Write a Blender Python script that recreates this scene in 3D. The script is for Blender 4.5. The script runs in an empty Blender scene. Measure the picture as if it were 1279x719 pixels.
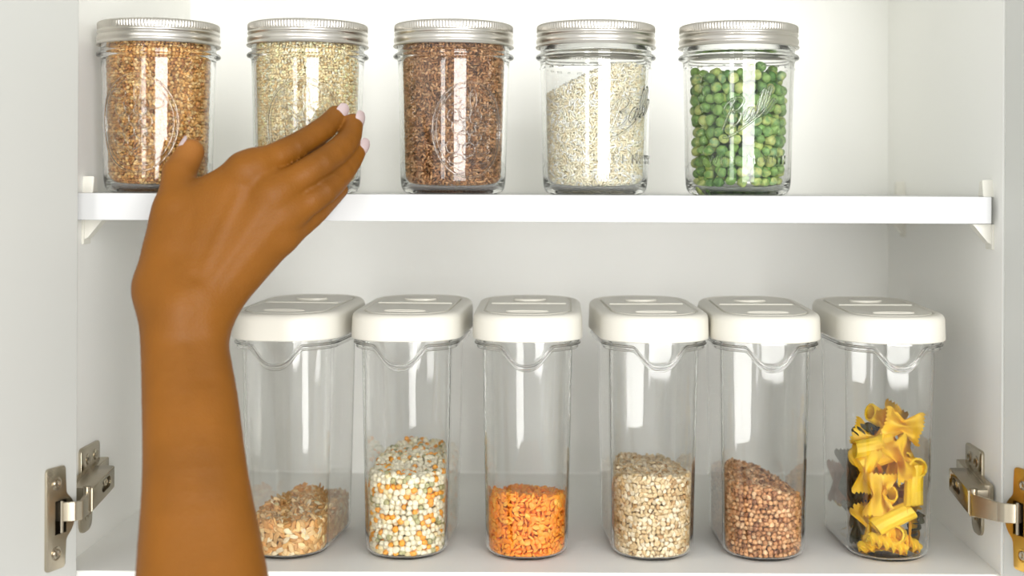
import bpy, bmesh, math, random
import numpy as np
from mathutils import Vector, Matrix
PI = math.pi
S = bpy.context.scene
COL = S.collection
random.seed(4)
rng = np.random.default_rng(7)

# ------------------------------------------------------------------ camera, world, light, exposure
CAMY = -0.95
F = 1710.0                      # focal length in pixels of the 1279 px wide frame
VX, VY = 700.0, 235.0           # principal point in the frame
cam_data = bpy.data.cameras.new('camera')
cam = bpy.data.objects.new('camera', cam_data)
COL.objects.link(cam)
cam_data.sensor_width = 36.0
cam_data.lens = 36.0 * F / 1279.0
cam_data.shift_x = -(VX - 639.5) / 1279.0
cam_data.shift_y = -(359.5 - VY) / 1279.0
cam_data.clip_start = 0.01
cam_data.dof.use_dof = True
cam_data.dof.focus_distance = 0.985
cam_data.dof.aperture_fstop = 4.2
cam.matrix_world = Matrix.Translation((0, CAMY, 0)) @ Matrix.Rotation(PI / 2, 4, 'X') @ Matrix.Rotation(math.radians(0.25), 4, 'Z')
S.camera = cam

world = bpy.data.worlds.new('room_light')
S.world = world
world.use_nodes = True
wb = world.node_tree.nodes['Background']
wb.inputs[0].default_value = (1.0, 1.0, 0.98, 1)
wb.inputs[1].default_value = 0.76

def window(name, size, energy, loc, color, aim=(-0.02, 0.15, -0.05)):
    ld = bpy.data.lights.new(name, 'AREA')
    ld.shape = 'RECTANGLE'
    ld.size, ld.size_y = size
    ld.energy = energy
    ld.color = color
    lo = bpy.data.objects.new(name, ld)
    COL.objects.link(lo)
    lo.location = loc
    lo.rotation_euler = (Vector(aim) - Vector(loc)).to_track_quat('-Z', 'Y').to_euler()
window('window_light', (1.6, 1.9), 112, (1.02, -3.3, 0.20), (1.0, 0.99, 0.97))
window('far_window_light', (0.6, 1.9), 26, (-1.25, -3.6, 0.38), (1.0, 0.99, 0.97))

S.view_settings.view_transform = 'Standard'
S.view_settings.look = 'None'
S.view_settings.gamma = 1.0
S.view_settings.use_curve_mapping = False
S.view_settings.exposure = 0.12
S.cycles.use_denoising = True
S.cycles.max_bounces = 20
S.cycles.transmission_bounces = 20
S.cycles.transparent_max_bounces = 24
S.cycles.diffuse_bounces = 10
S.cycles.glossy_bounces = 8
S.cycles.caustics_refractive = True
S.cycles.blur_glossy = 0.6

# ------------------------------------------------------------------ materials
def newmat(name):
    m = bpy.data.materials.new(name)
    m.use_nodes = True
    nt = m.node_tree
    return m, nt, nt.nodes['Principled BSDF']

def lin(c):
    return tuple(((v / 255.0) / 12.92 if v / 255.0 <= 0.04045 else ((v / 255.0 + 0.055) / 1.055) ** 2.4) for v in c)

def simple(name, rgb, rough=0.5, metal=0.0, noise=0.0, nscale=60, bump=0.0, bscale=300, coat=0.0):
    m, nt, b = newmat(name)
    c = lin(rgb)
    b.inputs['Base Color'].default_value = (*c, 1)
    b.inputs['Roughness'].default_value = rough
    b.inputs['Metallic'].default_value = metal
    b.inputs['Coat Weight'].default_value = coat
    tc = nt.nodes.new('ShaderNodeTexCoord')
    if noise:
        n = nt.nodes.new('ShaderNodeTexNoise')
        n.inputs['Scale'].default_value = nscale
        n.inputs['Detail'].default_value = 4
        r = nt.nodes.new('ShaderNodeMix')
        r.data_type = 'RGBA'
        r.inputs['A'].default_value = (*[v * (1 - noise) for v in c], 1)
        r.inputs['B'].default_value = (*[min(1, v * (1 + noise)) for v in c], 1)
        nt.links.new(tc.outputs['Object'], n.inputs['Vector'])
        nt.links.new(n.outputs['Fac'], r.inputs['Factor'])
        nt.links.new(r.outputs['Result'], b.inputs['Base Color'])
    if bump:
        n2 = nt.nodes.new('ShaderNodeTexNoise')
        n2.inputs['Scale'].default_value = bscale
        n2.inputs['Detail'].default_value = 3
        bm_ = nt.nodes.new('ShaderNodeBump')
        bm_.inputs['Strength'].default_value = bump
        bm_.inputs['Distance'].default_value = 0.0006
        nt.links.new(tc.outputs['Object'], n2.inputs['Vector'])
        nt.links.new(n2.outputs['Fac'], bm_.inputs['Height'])
        nt.links.new(bm_.outputs['Normal'], b.inputs['Normal'])
    return m

def glassmat(name, rgb, ior, rough=0.0):
    m, nt, b = newmat(name)
    nt.nodes.remove(b)
    g = nt.nodes.new('ShaderNodeBsdfGlass')
    g.inputs['Color'].default_value = (*rgb, 1)
    g.inputs['IOR'].default_value = ior
    g.inputs['Roughness'].default_value = rough
    nt.links.new(g.outputs[0], nt.nodes['Material Output'].inputs['Surface'])
    return m

def grainmat(name, rough=0.45):
    m, nt, b = newmat(name)
    a = nt.nodes.new('ShaderNodeAttribute')
    a.attribute_name = 'tint'
    n = nt.nodes.new('ShaderNodeTexNoise')
    n.inputs['Scale'].default_value = 900
    tc = nt.nodes.new('ShaderNodeTexCoord')
    nt.links.new(tc.outputs['Object'], n.inputs['Vector'])
    mr = nt.nodes.new('ShaderNodeMapRange')
    mr.inputs['To Min'].default_value = 0.86
    mr.inputs['To Max'].default_value = 1.12
    nt.links.new(n.outputs['Fac'], mr.inputs['Value'])
    mx = nt.nodes.new('ShaderNodeVectorMath')
    mx.operation = 'SCALE'
    nt.links.new(a.outputs['Color'], mx.inputs[0])
    nt.links.new(mr.outputs['Result'], mx.inputs['Scale'])
    nt.links.new(mx.outputs['Vector'], b.inputs['Base Color'])
    b.inputs['Roughness'].default_value = rough
    return m

M = {}
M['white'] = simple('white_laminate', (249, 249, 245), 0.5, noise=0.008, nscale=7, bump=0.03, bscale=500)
M['door'] = simple('white_door_shade_in_colour', (197, 198, 193), 0.5, noise=0.008, nscale=7)  # cabinet white made greyer: the doors' dimmer light is put into the colour
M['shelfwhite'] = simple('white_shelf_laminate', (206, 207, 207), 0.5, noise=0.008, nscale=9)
M['lid'] = simple('ivory_plastic', (222, 219, 208), 0.32, noise=0.006, nscale=30)
M['bracket'] = simple('white_nylon', (232, 230, 220), 0.4, noise=0.01)
M['nickel'] = simple('nickel_plated_steel', (182, 172, 152), 0.27, 1.0, noise=0.06, nscale=120)
M['brass'] = simple('brass_coloured_steel', (204, 160, 70), 0.3, 1.0, noise=0.08, nscale=120)  # yellow metal tone for the right hinge's flange plate and screw collars
M['darkmetal'] = simple('dark_hinge_recess', (62, 54, 40), 0.4, 0.8, noise=0.1)
M['tin'] = simple('satin_tin', (214, 210, 202), 0.3, 1.0, noise=0.02, nscale=200)
M['glass'] = glassmat('jar_glass', (0.996, 0.999, 0.996), 1.45)
M['clear'] = glassmat('clear_container_plastic', (0.997, 0.998, 0.996), 1.38)
M['grain'] = grainmat('dry_grain')
M['nail'] = simple('lilac_nail_polish', (196, 176, 176), 0.18, noise=0.02, coat=0.6)

def make_pea_mat():
    m, nt, b = newmat('dried_green_pea')
    oi = nt.nodes.new('ShaderNodeObjectInfo')
    cr = nt.nodes.new('ShaderNodeValToRGB')
    e = cr.color_ramp.elements
    cols = [(86, 130, 66), (124, 164, 82), (142, 176, 92), (112, 156, 86), (174, 192, 108), (196, 202, 122), (128, 166, 112)]
    e[0].position = 0; e[0].color = (*lin(cols[0]), 1)
    e[1].position = 1; e[1].color = (*lin(cols[-1]), 1)
    for i, c in enumerate(cols[1:-1]):
        x = e.new((i + 1) / (len(cols) - 1)); x.color = (*lin(c), 1)
    n = nt.nodes.new('ShaderNodeTexNoise')
    n.inputs['Scale'].default_value = 260
    tc = nt.nodes.new('ShaderNodeTexCoord')
    nt.links.new(tc.outputs['Object'], n.inputs['Vector'])
    ad = nt.nodes.new('ShaderNodeMath'); ad.operation = 'MULTIPLY_ADD'
    ad.inputs[1].default_value = 0.7; 
    nt.links.new(n.outputs['Fac'], ad.inputs[0])
    sb = nt.nodes.new('ShaderNodeMath'); sb.operation = 'SUBTRACT'; sb.inputs[1].default_value = 0.35
    nt.links.new(oi.outputs['Random'], sb.inputs[0])
    nt.links.new(sb.outputs[0], ad.inputs[2])
    nt.links.new(ad.outputs[0], cr.inputs['Fac'])
    nt.links.new(cr.outputs['Color'], b.inputs['Base Color'])
    b.inputs['Roughness'].default_value = 0.5
    bp = nt.nodes.new('ShaderNodeBump'); bp.inputs['Strength'].default_value = 0.6; bp.inputs['Distance'].default_value = 0.0008
    nt.links.new(n.outputs['Fac'], bp.inputs['Height']); nt.links.new(bp.outputs['Normal'], b.inputs['Normal'])
    return m
M['pea'] = make_pea_mat()

def make_pasta_mat(name, rgb):
    m = simple(name, rgb, 0.42, noise=0.10, nscale=90, bump=0.25, bscale=900)
    b = m.node_tree.nodes['Principled BSDF']
    b.inputs['Subsurface Weight'].default_value = 0.15
    b.inputs['Subsurface Radius'].default_value = (0.003, 0.0025, 0.0008)
    b.inputs['Subsurface Scale'].default_value = 1.0
    return m
M['pasta'] = make_pasta_mat('yellow_durum_pasta', (246, 203, 40))
M['pastadark'] = make_pasta_mat('dark_green_pasta', (74, 74, 50))
M['pastared'] = make_pasta_mat('brown_red_pasta', (172, 112, 76))

def make_skin():
    m, nt, b = newmat('brown_skin')
    a = nt.nodes.new('ShaderNodeAttribute'); a.attribute_name = 'tint'
    tc = nt.nodes.new('ShaderNodeTexCoord')
    n = nt.nodes.new('ShaderNodeTexNoise'); n.inputs['Scale'].default_value = 22; n.inputs['Detail'].default_value = 6
    nt.links.new(tc.outputs['Object'], n.inputs['Vector'])
    mr = nt.nodes.new('ShaderNodeMapRange'); mr.inputs['To Min'].default_value = 0.70; mr.inputs['To Max'].default_value = 1.30
    nt.links.new(n.outputs['Fac'], mr.inputs['Value'])
    mx = nt.nodes.new('ShaderNodeVectorMath'); mx.operation = 'SCALE'
    nt.links.new(a.outputs['Color'], mx.inputs[0]); nt.links.new(mr.outputs['Result'], mx.inputs['Scale'])
    nt.links.new(mx.outputs['Vector'], b.inputs['Base Color'])
    b.inputs['Roughness'].default_value = 0.52
    b.inputs['Specular IOR Level'].default_value = 0.22
    b.inputs['Subsurface Weight'].default_value = 0.12
    b.inputs['Subsurface Radius'].default_value = (0.006, 0.003, 0.001)
    b.inputs['Subsurface Scale'].default_value = 1.0
    v = nt.nodes.new('ShaderNodeTexVoronoi'); v.inputs['Scale'].default_value = 700
    nt.links.new(tc.outputs['Object'], v.inputs['Vector'])
    n3 = nt.nodes.new('ShaderNodeTexNoise'); n3.inputs['Scale'].default_value = 130; n3.inputs['Detail'].default_value = 5
    nt.links.new(tc.outputs['Object'], n3.inputs['Vector'])
    ad = nt.nodes.new('ShaderNodeMath'); ad.operation = 'MULTIPLY_ADD'; ad.inputs[1].default_value = 0.35
    nt.links.new(v.outputs['Distance'], ad.inputs[0]); nt.links.new(n3.outputs['Fac'], ad.inputs[2])
    bp = nt.nodes.new('ShaderNodeBump'); bp.inputs['Strength'].default_value = 0.35; bp.inputs['Distance'].default_value = 0.0009
    nt.links.new(ad.outputs[0], bp.inputs['Height']); nt.links.new(bp.outputs['Normal'], b.inputs['Normal'])
    return m
M['skin'] = make_skin()

# ------------------------------------------------------------------ helpers
def link(name, me, parent=None):
    o = bpy.data.objects.new(name, me)
    COL.objects.link(o)
    if parent is not None:
        o.parent = parent
    return o

def obj(name, bm, mat, parent=None, smooth=False, loc=None, angle=35):
    me = bpy.data.meshes.new(name)
    bmesh.ops.recalc_face_normals(bm, faces=bm.faces[:])
    bm.to_mesh(me); bm.free()
    if mat: me.materials.append(mat)
    if smooth:
        me.shade_smooth()
        me.set_sharp_from_angle(angle=math.radians(angle))
    o = link(name, me, parent)
    if loc is not None: o.location = loc
    return o

def empty(name, loc=(0, 0, 0), rz=0.0):
    o = bpy.data.objects.new(name, None)
    COL.objects.link(o)
    o.location = loc; o.rotation_euler = (0, 0, rz)
    o.empty_display_size = 0.02
    return o

def tag(o, label=None, cat=None, group=None, kind=None):
    if label: o['label'] = label
    if cat: o['category'] = cat
    if group: o['group'] = group
    if kind: o['kind'] = kind
    return o

def box(bm, x0, x1, y0, y1, z0, z1, bevel=0.0, seg=2):
    r = bmesh.ops.create_cube(bm, size=1.0)
    vs = r['verts']
    for v in vs:
        v.co = Vector(((x0 + x1) / 2 + v.co.x * (x1 - x0), (y0 + y1) / 2 + v.co.y * (y1 - y0), (z0 + z1) / 2 + v.co.z * (z1 - z0)))
    if bevel:
        es = list({e for v in vs for e in v.link_edges})
        bmesh.ops.bevel(bm, geom=es, offset=bevel, segments=seg, affect='EDGES', profile=0.5)

def prism(bm, pts, axis_fn, t0, t1, bevel=0.0):
    """closed outline pts (a, b) extruded from t0 to t1; axis_fn(a, b, t) -> xyz"""
    a = [bm.verts.new(axis_fn(p[0], p[1], t0)) for p in pts]
    b = [bm.verts.new(axis_fn(p[0], p[1], t1)) for p in pts]
    f0 = bm.faces.new(a); f1 = bm.faces.new(b[::-1])
    n = len(pts)
    for i in range(n):
        bm.faces.new((a[i], b[i], b[(i + 1) % n], a[(i + 1) % n]))
    if bevel:
        es = list(f1.edges)
        bmesh.ops.bevel(bm, geom=es, offset=bevel, segments=2, affect='EDGES', profile=0.5)

def loft(bm, rings, cap0=True, cap1=True, closed_loop=False):
    vr = [[bm.verts.new(p) for p in r] for r in rings]
    n = len(rings[0])
    m = len(vr)
    for i in range(m if closed_loop else m - 1):
        A, B = vr[i], vr[(i + 1) % m]
        for j in range(n):
            bm.faces.new((A[j], A[(j + 1) % n], B[(j + 1) % n], B[j]))
    if not closed_loop:
        if cap0: bm.faces.new(vr[0][::-1])
        if cap1: bm.faces.new(vr[-1])

def lathe(bm, prof, n=96, mod=None):
    """closed solid of revolution; prof starts and ends on the axis or is a closed loop"""
    rings = []
    for (r, z) in prof:
        ring = []
        for j in range(n):
            a = 2 * PI * j / n
            rr = r + (mod(r, z, j) if mod else 0)
            ring.append((rr * math.sin(a), -rr * math.cos(a), z))
        rings.append(ring)
    return rings

def tube(bm, pts, r, n=6, closed=False, flat=None):
    pts = [Vector(p) for p in pts]
    m = len(pts)
    rings = []
    prev = None
    for i, p in enumerate(pts):
        if closed: t = pts[(i + 1) % m] - pts[(i - 1) % m]
        else: t = pts[min(i + 1, m - 1)] - pts[max(i - 1, 0)]
        t.normalize()
        if prev is None:
            u = t.orthogonal().normalized()
        else:
            u = (prev - t * prev.dot(t)).normalized()
        prev = u
        w = t.cross(u)
        rings.append([tuple(p + (u * math.cos(2 * PI * k / n) + w * math.sin(2 * PI * k / n)) * r) for k in range(n)])
    loft(bm, rings, closed_loop=closed)

def rrect(w, d, r, n=10, z=0.0, cx=0.0, cy=0.0, sub=0):
    r = min(r, w / 2 - 1e-5, d / 2 - 1e-5)
    pts = []
    for (sx, sy, a0) in ((1, -1, -PI / 2), (1, 1, 0), (-1, 1, PI / 2), (-1, -1, PI)):
        x0, y0 = sx * (w / 2 - r), sy * (d / 2 - r)
        for k in range(n + 1):
            a = a0 + PI / 2 * k / n
            pts.append((cx + x0 + r * math.cos(a), cy + y0 + r * math.sin(a), z))
        if sub:
            q = pts[-1]
            nx, ny = [(1, 1), (-1, 1), (-1, -1), (1, -1)][[(1, -1), (1, 1), (-1, 1), (-1, -1)].index((sx, sy))]
            a = a0 + PI / 2
            tx, ty = cx + nx * (w / 2 - r) + r * math.cos(a), cy + ny * (d / 2 - r) + r * math.sin(a)
            for k in range(1, sub + 1):
                f = k / (sub + 1)
                pts.append((q[0] + (tx - q[0]) * f, q[1] + (ty - q[1]) * f, z))
    return pts

def P(px, py, d):
    """a place in the photograph at a given distance, as a point of the room"""
    return Vector(((px - VX) * d / F, d + CAMY, -(py - VY) * d / F))

def boolean_diff(o, cutters):
    for c in cutters:
        m = o.modifiers.new('cut', 'BOOLEAN'); m.object = c; m.operation = 'DIFFERENCE'; m.solver = 'EXACT'
    dg = bpy.context.evaluated_depsgraph_get()
    dg.update()
    me = bpy.data.meshes.new_from_object(o.evaluated_get(dg))
    o.modifiers.clear()
    o.data = me
    for c in cutters:
        bpy.data.objects.remove(c)

# ------------------------------------------------------------------ the cabinet
XL, XR, DEP = -0.347, 0.307, 0.333
ZB, ZT = -0.2667, 0.235
cab = tag(empty('wall_cabinet', (0, 0, ZB - 0.018)), 'white open kitchen cabinet with both doors swung open', 'cabinet')
def cpart(name, fn, mat=M['white'], smooth=False, parent=cab):
    bm = bmesh.new(); fn(bm)
    o = obj(name, bm, mat, None, smooth)
    o.parent = parent
    o.matrix_parent_inverse = Matrix.Translation(-Vector(cab.location))
    return o
cpart('side_panel', lambda b: box(b, XL - 0.018, XL, 0, DEP + 0.006, ZB - 0.018, ZT + 0.018, 0.0006, 1))
cpart('side_panel', lambda b: box(b, XR, XR + 0.018, 0, DEP + 0.006, ZB - 0.018, ZT + 0.018, 0.0006, 1))
cpart('bottom_panel', lambda b: box(b, XL, XR, 0, DEP, ZB - 0.018, ZB, 0.0006, 1))
cpart('top_panel', lambda b: box(b, XL, XR, 0, DEP, ZT, ZT + 0.018, 0.0006, 1))
cpart('back_panel', lambda b: box(b, XL, XR, DEP, DEP + 0.006, ZB, ZT))

# removable shelf
bm = bmesh.new()
SH_T = -0.0047
box(bm, XL + 0.002, XR - 0.0045, 0.010, DEP - 0.002, SH_T - 0.019, SH_T, 0.0006, 2)
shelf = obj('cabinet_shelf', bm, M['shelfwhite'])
tag(shelf, 'thick white shelf board carrying the five glass jars', 'shelf')

# plastic shelf brackets on the side panels
def bracket(sx, yc):
    xw = XL if sx > 0 else XR
    def f(b):
        # upright lug above the shelf, seen as a small sloping wedge
        pts = [(-0.006, SH_T), (0.006, SH_T), (0.0035, SH_T + 0.011), (-0.0035, SH_T + 0.012)]
        prism(b, [(p[0] + yc, p[1]) for p in pts], lambda a, c, t: (xw + sx * t, a, c), 0.0, 0.0075, 0.0008)
        # gusset below
        zb = SH_T - 0.0195
        prism(b, [(0, zb), (0.015, zb), (0.013, zb - 0.002), (0.004, zb - 0.013), (0, zb - 0.015)],
              lambda a, c, t: (xw + sx * a, yc + t, c), -0.006, 0.006, 0.0006)
        box(b, *sorted((xw, xw + sx * 0.0016)), yc - 0.0075, yc + 0.0075, zb - 0.018, zb, 0.0004, 1)
    return cpart('shelf_bracket', f, M['bracket'])
for sx, yc in ((1, 0.050), (-1, 0.026), (-1, 0.274), (1, 0.274)):
    bracket(sx, yc)

# doors, open at 110 degrees, with concealed hinges
A110 = math.radians(20)
def door(sx):
    """sx = +1 left door, -1 right door (mirrored)"""
    x0 = -0.331 if sx > 0 else 0.3048
    y0 = -0.010
    zc = -0.223 if sx > 0 else -0.2215
    tdir = Vector((-sx * math.sin(A110), -math.cos(A110), 0))      # away from the hinge edge
    nin = Vector((sx * math.cos(A110), -math.sin(A110), 0))        # inner face normal
    org = Vector((x0, y0, 0))
    def W(t, z, n):
        return org + tdir * t + nin * n + Vector((0, 0, z))
    def slab(b, t0, t1, z0, z1, n0, n1, bev=0.0):
        r = bmesh.ops.create_cube(b, size=1.0)
        for v in r['verts']:
            v.co = W(t0 + (v.co.x + .5) * (t1 - t0), z0 + (v.co.y + .5) * (z1 - z0), n0 + (v.co.z + .5) * (n1 - n0))
        if bev:
            bmesh.ops.bevel(b, geom=list({e for v in r['verts'] for e in v.link_edges}), offset=bev, segments=2, affect='EDGES', profile=0.5)
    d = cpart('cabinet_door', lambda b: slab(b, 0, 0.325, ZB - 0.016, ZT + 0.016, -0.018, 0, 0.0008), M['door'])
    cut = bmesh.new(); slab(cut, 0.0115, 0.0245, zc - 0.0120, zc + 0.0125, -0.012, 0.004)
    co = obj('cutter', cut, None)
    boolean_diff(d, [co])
    d['label'] = 'left door panel, swung open beside the arm' if sx > 0 else 'right door panel, swung open at the frame edge'
    # hinge: flange plate, recess, link arm, channel, mounting plate, screws
    h = bpy.data.objects.new('hinge', None); COL.objects.link(h); h.parent = cab
    h.location = (0, 0, -cab.location.z)
    def hp(name, b, mat, smooth=True):
        return obj(name, b, mat, h, smooth)
    # flange outline in (t, z)
    def arc(cx, cy, r, a0, a1, n):
        return [(cx + r * math.cos(a0 + (a1 - a0) * i / n), cy + r * math.sin(a0 + (a1 - a0) * i / n)) for i in range(n + 1)]
    tA, tB, hh = 0.0130, 0.0320, 0.0345
    pts = []
    pts += arc(tB - 0.003, zc + hh - 0.003, 0.003, 0, PI / 2, 4)
    pts += arc(tA + 0.003, zc + hh - 0.003, 0.003, PI / 2, PI, 4)
    pts += [(tA, zc + 0.0165)]
    pts += arc(0.0200, zc, 0.0165, PI * 0.66, PI * 1.34, 16)
    pts += [(tA, zc - 0.0165)]
    pts += arc(tA + 0.003, zc - hh + 0.003, 0.003, PI, 1.5 * PI, 4)
    pts += arc(tB - 0.003, zc - hh + 0.003, 0.003, 1.5 * PI, 2 * PI, 4)
    b = bmesh.new(); prism(b, pts, lambda a, c, t: W(a, c, t), 0.0, 0.0016, 0.0005)
    fl = hp('flange_plate', b, M['nickel'] if sx > 0 else M['brass'])
    if sx < 0: fl['label'] = 'brass coloured hinge flange plate'
    cut = bmesh.new(); slab(cut, 0.0125, 0.0235, zc - 0.0110, zc + 0.0115, -0.004, 0.004)
    boolean_diff(fl, [obj('cutter', cut, None)])
    # cup (open box in the door)
    b = bmesh.new()
    ring = lambda n, g: [W(0.0117 + g, zc - 0.0118 + g, n), W(0.0243 - g, zc - 0.0118 + g, n), W(0.0243 - g, zc + 0.0123 - g, n), W(0.0117 + g, zc + 0.0123 - g, n)]
    loft(b, [ring(-0.0001, 0), ring(-0.0115, 0), ring(-0.0105, 0.0008), ring(-0.0001, 0.0008)], closed_loop=True)
    b.faces.new([b.verts.new(v) for v in ring(-0.0108, 0.0006)])
    hp('hinge_cup', b, M['darkmetal'], False)
    # pivot pin in the cup
    b = bmesh.new(); tube(b, [W(0.0175, zc - 0.0105, 0.0018), W(0.0175, zc + 0.0110, 0.0018)], 0.0013, 10); hp('pivot_pin', b, M['nickel'])
    def screw(c, n, r=0.0032):
        c = Vector(c); n = Vector(n).normalized()
        u = n.orthogonal().normalized(); v = n.cross(u)
        b = bmesh.new()
        rings = []
        for rr, hgt in ((r, 0), (r, 0.0004), (r * 0.8, 0.0010), (r * 0.62, 0.0010), (r * 0.3, 0.0002), (r * 0.08, 0.0002)):
            rings.append([tuple(c + (u * math.cos(2 * PI * k / 16) + v * math.sin(2 * PI * k / 16)) * rr * (1 if hgt < .0009 or k % 4 else .96) + n * hgt) for k in range(16)])
        loft(b, rings)
        return hp('screw', b, M['nickel'])
    for zz in (0.0235, -0.0235):
        b = bmesh.new()
        tube(b, [W(0.0222 + 0.0042 * math.cos(a), zc + zz + 0.0042 * math.sin(a), 0.0016) for a in [2 * PI * i / 20 for i in range(20)]], 0.0005, 6, True)
        hp('screw_collar', b, fl.data.materials[0])
        screw(W(0.0222, zc + zz, 0.0014), nin, 0.0032)
    # side-wall part; X from wall towards the interior
    xw = XL if sx > 0 else XR
    dz = 0.0 if sx > 0 else 0.001
    SX = lambda x, y, z: Vector((xw + sx * x, y, z + dz))
    # mounting plate (y 0.036..0.078 above, narrower below)
    pl = []
    pl += arc(0.0745, -0.1935, 0.0035, 0, PI / 2, 4) + arc(0.0415, -0.1935, 0.0035, PI / 2, PI, 4)
    pl += [(0.038, -0.244)] + arc(0.046, -0.244, 0.008, PI, 1.5 * PI, 4) + arc(0.054, -0.244, 0.008, 1.5 * PI, 2 * PI, 4) + [(0.062, -0.232), (0.078, -0.226)]
    b = bmesh.new(); prism(b, pl, lambda a, c, t: SX(t, a, c), 0.0, 0.0022, 0.0005); hp('mounting_plate', b, M['nickel'])
    screw(SX(0.0020, 0.052, -0.1995), (sx, 0, 0), 0.0042)
    screw(SX(0.0020, 0.068, -0.1990), (sx, 0, 0), 0.0042)
    screw(SX(0.0020, 0.050, -0.2400), (sx, 0, 0), 0.0042)
    # raised rib between plate and arm
    b = bmesh.new(); b2 = [(0.012, -0.2085), (0.080, -0.2035), (0.080, -0.2215), (0.012, -0.2265)]
    prism(b, b2, lambda a, c, t: SX(t, a, c), 0.0018, 0.0085, 0.0008); hp('base_rail', b, M['nickel'])
    # arm: folded channel with slot
    ch = [(0.003, -0.2100), (0.024, -0.2068), (0.049, -0.2036), (0.050, -0.2040), (0.050, -0.2195), (0.049, -0.2200), (0.003, -0.2265)]
    b = bmesh.new(); prism(b, ch, lambda a, c, t: SX(t, a, c), 0.0085, 0.0225, 0.0012)
    am = hp('hinge_arm', b, M['nickel'])
    cutm = bmesh.new()
    sl = arc(0.037, -0.2125, 0.0042, -PI / 2, PI / 2, 6) + arc(0.026, -0.2139, 0.0042, PI / 2, 1.5 * PI, 6)
    prism(cutm, sl, lambda a, c, t: SX(t, a, c), 0.0195, 0.030)
    boolean_diff(am, [obj('cutter', cutm, None)])
    b = bmesh.new(); prism(b, [(p[0] * 0.98 + 0.0006, p[1]) for p in sl], lambda a, c, t: SX(t, a, c), 0.0190, 0.0198); hp('slot_floor', b, M['darkmetal'], False)
    screw(SX(0.0200, 0.0355, -0.2127), (sx, 0, 0), 0.0034)
    screw(SX(0.0200, 0.0275, -0.2137), (sx, 0, 0), 0.0022)
    # link: bent strip from the arm mouth to the cup, 13 mm tall
    pa = [Vector((xw + sx * 0.0195, 0.008, 0)), Vector((xw + sx * 0.0200, -0.002, 0)), W(0.0085, 0, 0.0105), W(0.0125, 0, 0.0085), W(0.0160, 0, 0.0035), W(0.0178, 0, -0.004)]
    b = bmesh.new()
    z0, z1 = zc - 0.0065 + 0.0035, zc + 0.0065 + 0.0035
    rings = []
    for i, p in enumerate(pa):
        t = (pa[min(i + 1, len(pa) - 1)] - pa[max(i - 1, 0)]).normalized()
        s_ = Vector((-t.y, t.x, 0)) * 0.0012
        k = 0.0012 if i in (0, 1) else 0.0
        rings.append([tuple(p + s_ + Vector((0, 0, z0 - k))), tuple(p + s_ + Vector((0, 0, z1 + k))), tuple(p - s_ + Vector((0, 0, z1 + k))), tuple(p - s_ + Vector((0, 0, z0 - k)))])
    loft(b, rings)
    bmesh.ops.bevel(b, geom=b.edges[:], offset=0.0003, segments=1, affect='EDGES')
    hp('hinge_link', b, M['nickel'])
    # end cap at the mouth of the arm
    b = bmesh.new(); tube(b, [SX(0.0185, 0.003, -0.2278), SX(0.0185, 0.003, -0.2088)], 0.0028, 12); hp('arm_rivet', b, M['nickel'])
    return h
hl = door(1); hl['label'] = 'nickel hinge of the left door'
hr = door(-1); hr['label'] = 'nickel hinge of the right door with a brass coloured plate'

# ------------------------------------------------------------------ grains
def ico(sub):
    bm = bmesh.new(); bmesh.ops.create_icosphere(bm, subdivisions=sub, radius=1.0)
    V = np.array([v.co[:] for v in bm.verts]); Fc = np.array([[v.index for v in f.verts] for f in bm.faces])
    bm.free(); return V, Fc
ICO1, ICO2 = ico(1), ico(2)

def template(kind):
    if kind == 'groat':              # three-cornered buckwheat groat
        V, Fc = ICO1; V = V.copy()
        a = np.arctan2(V[:, 1], V[:, 0]); V[:, :2] *= (1 + 0.22 * np.cos(3 * a))[:, None]; V[:, 2] *= 0.85
    elif kind == 'seed':
        V, Fc = ICO1; V = V * np.array([1.0, 0.72, 0.5]); V[:, 1] *= (1 - 0.25 * V[:, 0])
    elif kind == 'flax':
        V, Fc = ICO1; V = V * np.array([1.0, 0.5, 0.34]); V[:, 1] *= (1 - 0.3 * V[:, 0])
    elif kind == 'rice':
        V, Fc = ICO1; V = V * np.array([1.0, 0.30, 0.27])
    elif kind == 'oat':
        V, Fc = ICO2; V = V.copy()
        V[:, 2] -= 0.55 * np.exp(-(V[:, 1] / 0.18) ** 2) * (V[:, 2] > 0)
        V = V * np.array([1.0, 0.50, 0.30])
    elif kind == 'ball':
        V, Fc = ICO2
    elif kind == 'disc':
        V, Fc = ICO2; V = V * np.array([1.0, 1.0, 0.36])
    elif kind == 'barley':
        V, Fc = ICO2; V = V.copy()
        V[:, 2] -= 0.4 * np.exp(-(V[:, 1] / 0.2) ** 2) * (V[:, 2] > 0)
        V = V * np.array([1.0, 0.7, 0.6])
    return V, Fc

def mesh_np(name, V, Fc, mat, tint=None, smooth=True):
    me = bpy.data.meshes.new(name)
    k = Fc.shape[1]
    me.vertices.add(len(V)); me.vertices.foreach_set('co', V.astype(np.float32).ravel())
    me.loops.add(Fc.size); me.loops.foreach_set('vertex_index', Fc.astype(np.int32).ravel())
    me.polygons.add(len(Fc)); me.polygons.foreach_set('loop_start', np.arange(0, Fc.size, k, dtype=np.int32))
    me.polygons.foreach_set('loop_total', np.full(len(Fc), k, dtype=np.int32))
    me.polygons.foreach_set('use_smooth', np.full(len(Fc), smooth))
    me.update(calc_edges=True)
    if tint is not None:
        at = me.color_attributes.new('tint', 'FLOAT_COLOR', 'POINT')
        at.data.foreach_set('color', np.c_[tint, np.ones(len(V))].astype(np.float32).ravel())
    me.materials.append(mat)
    return me

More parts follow.
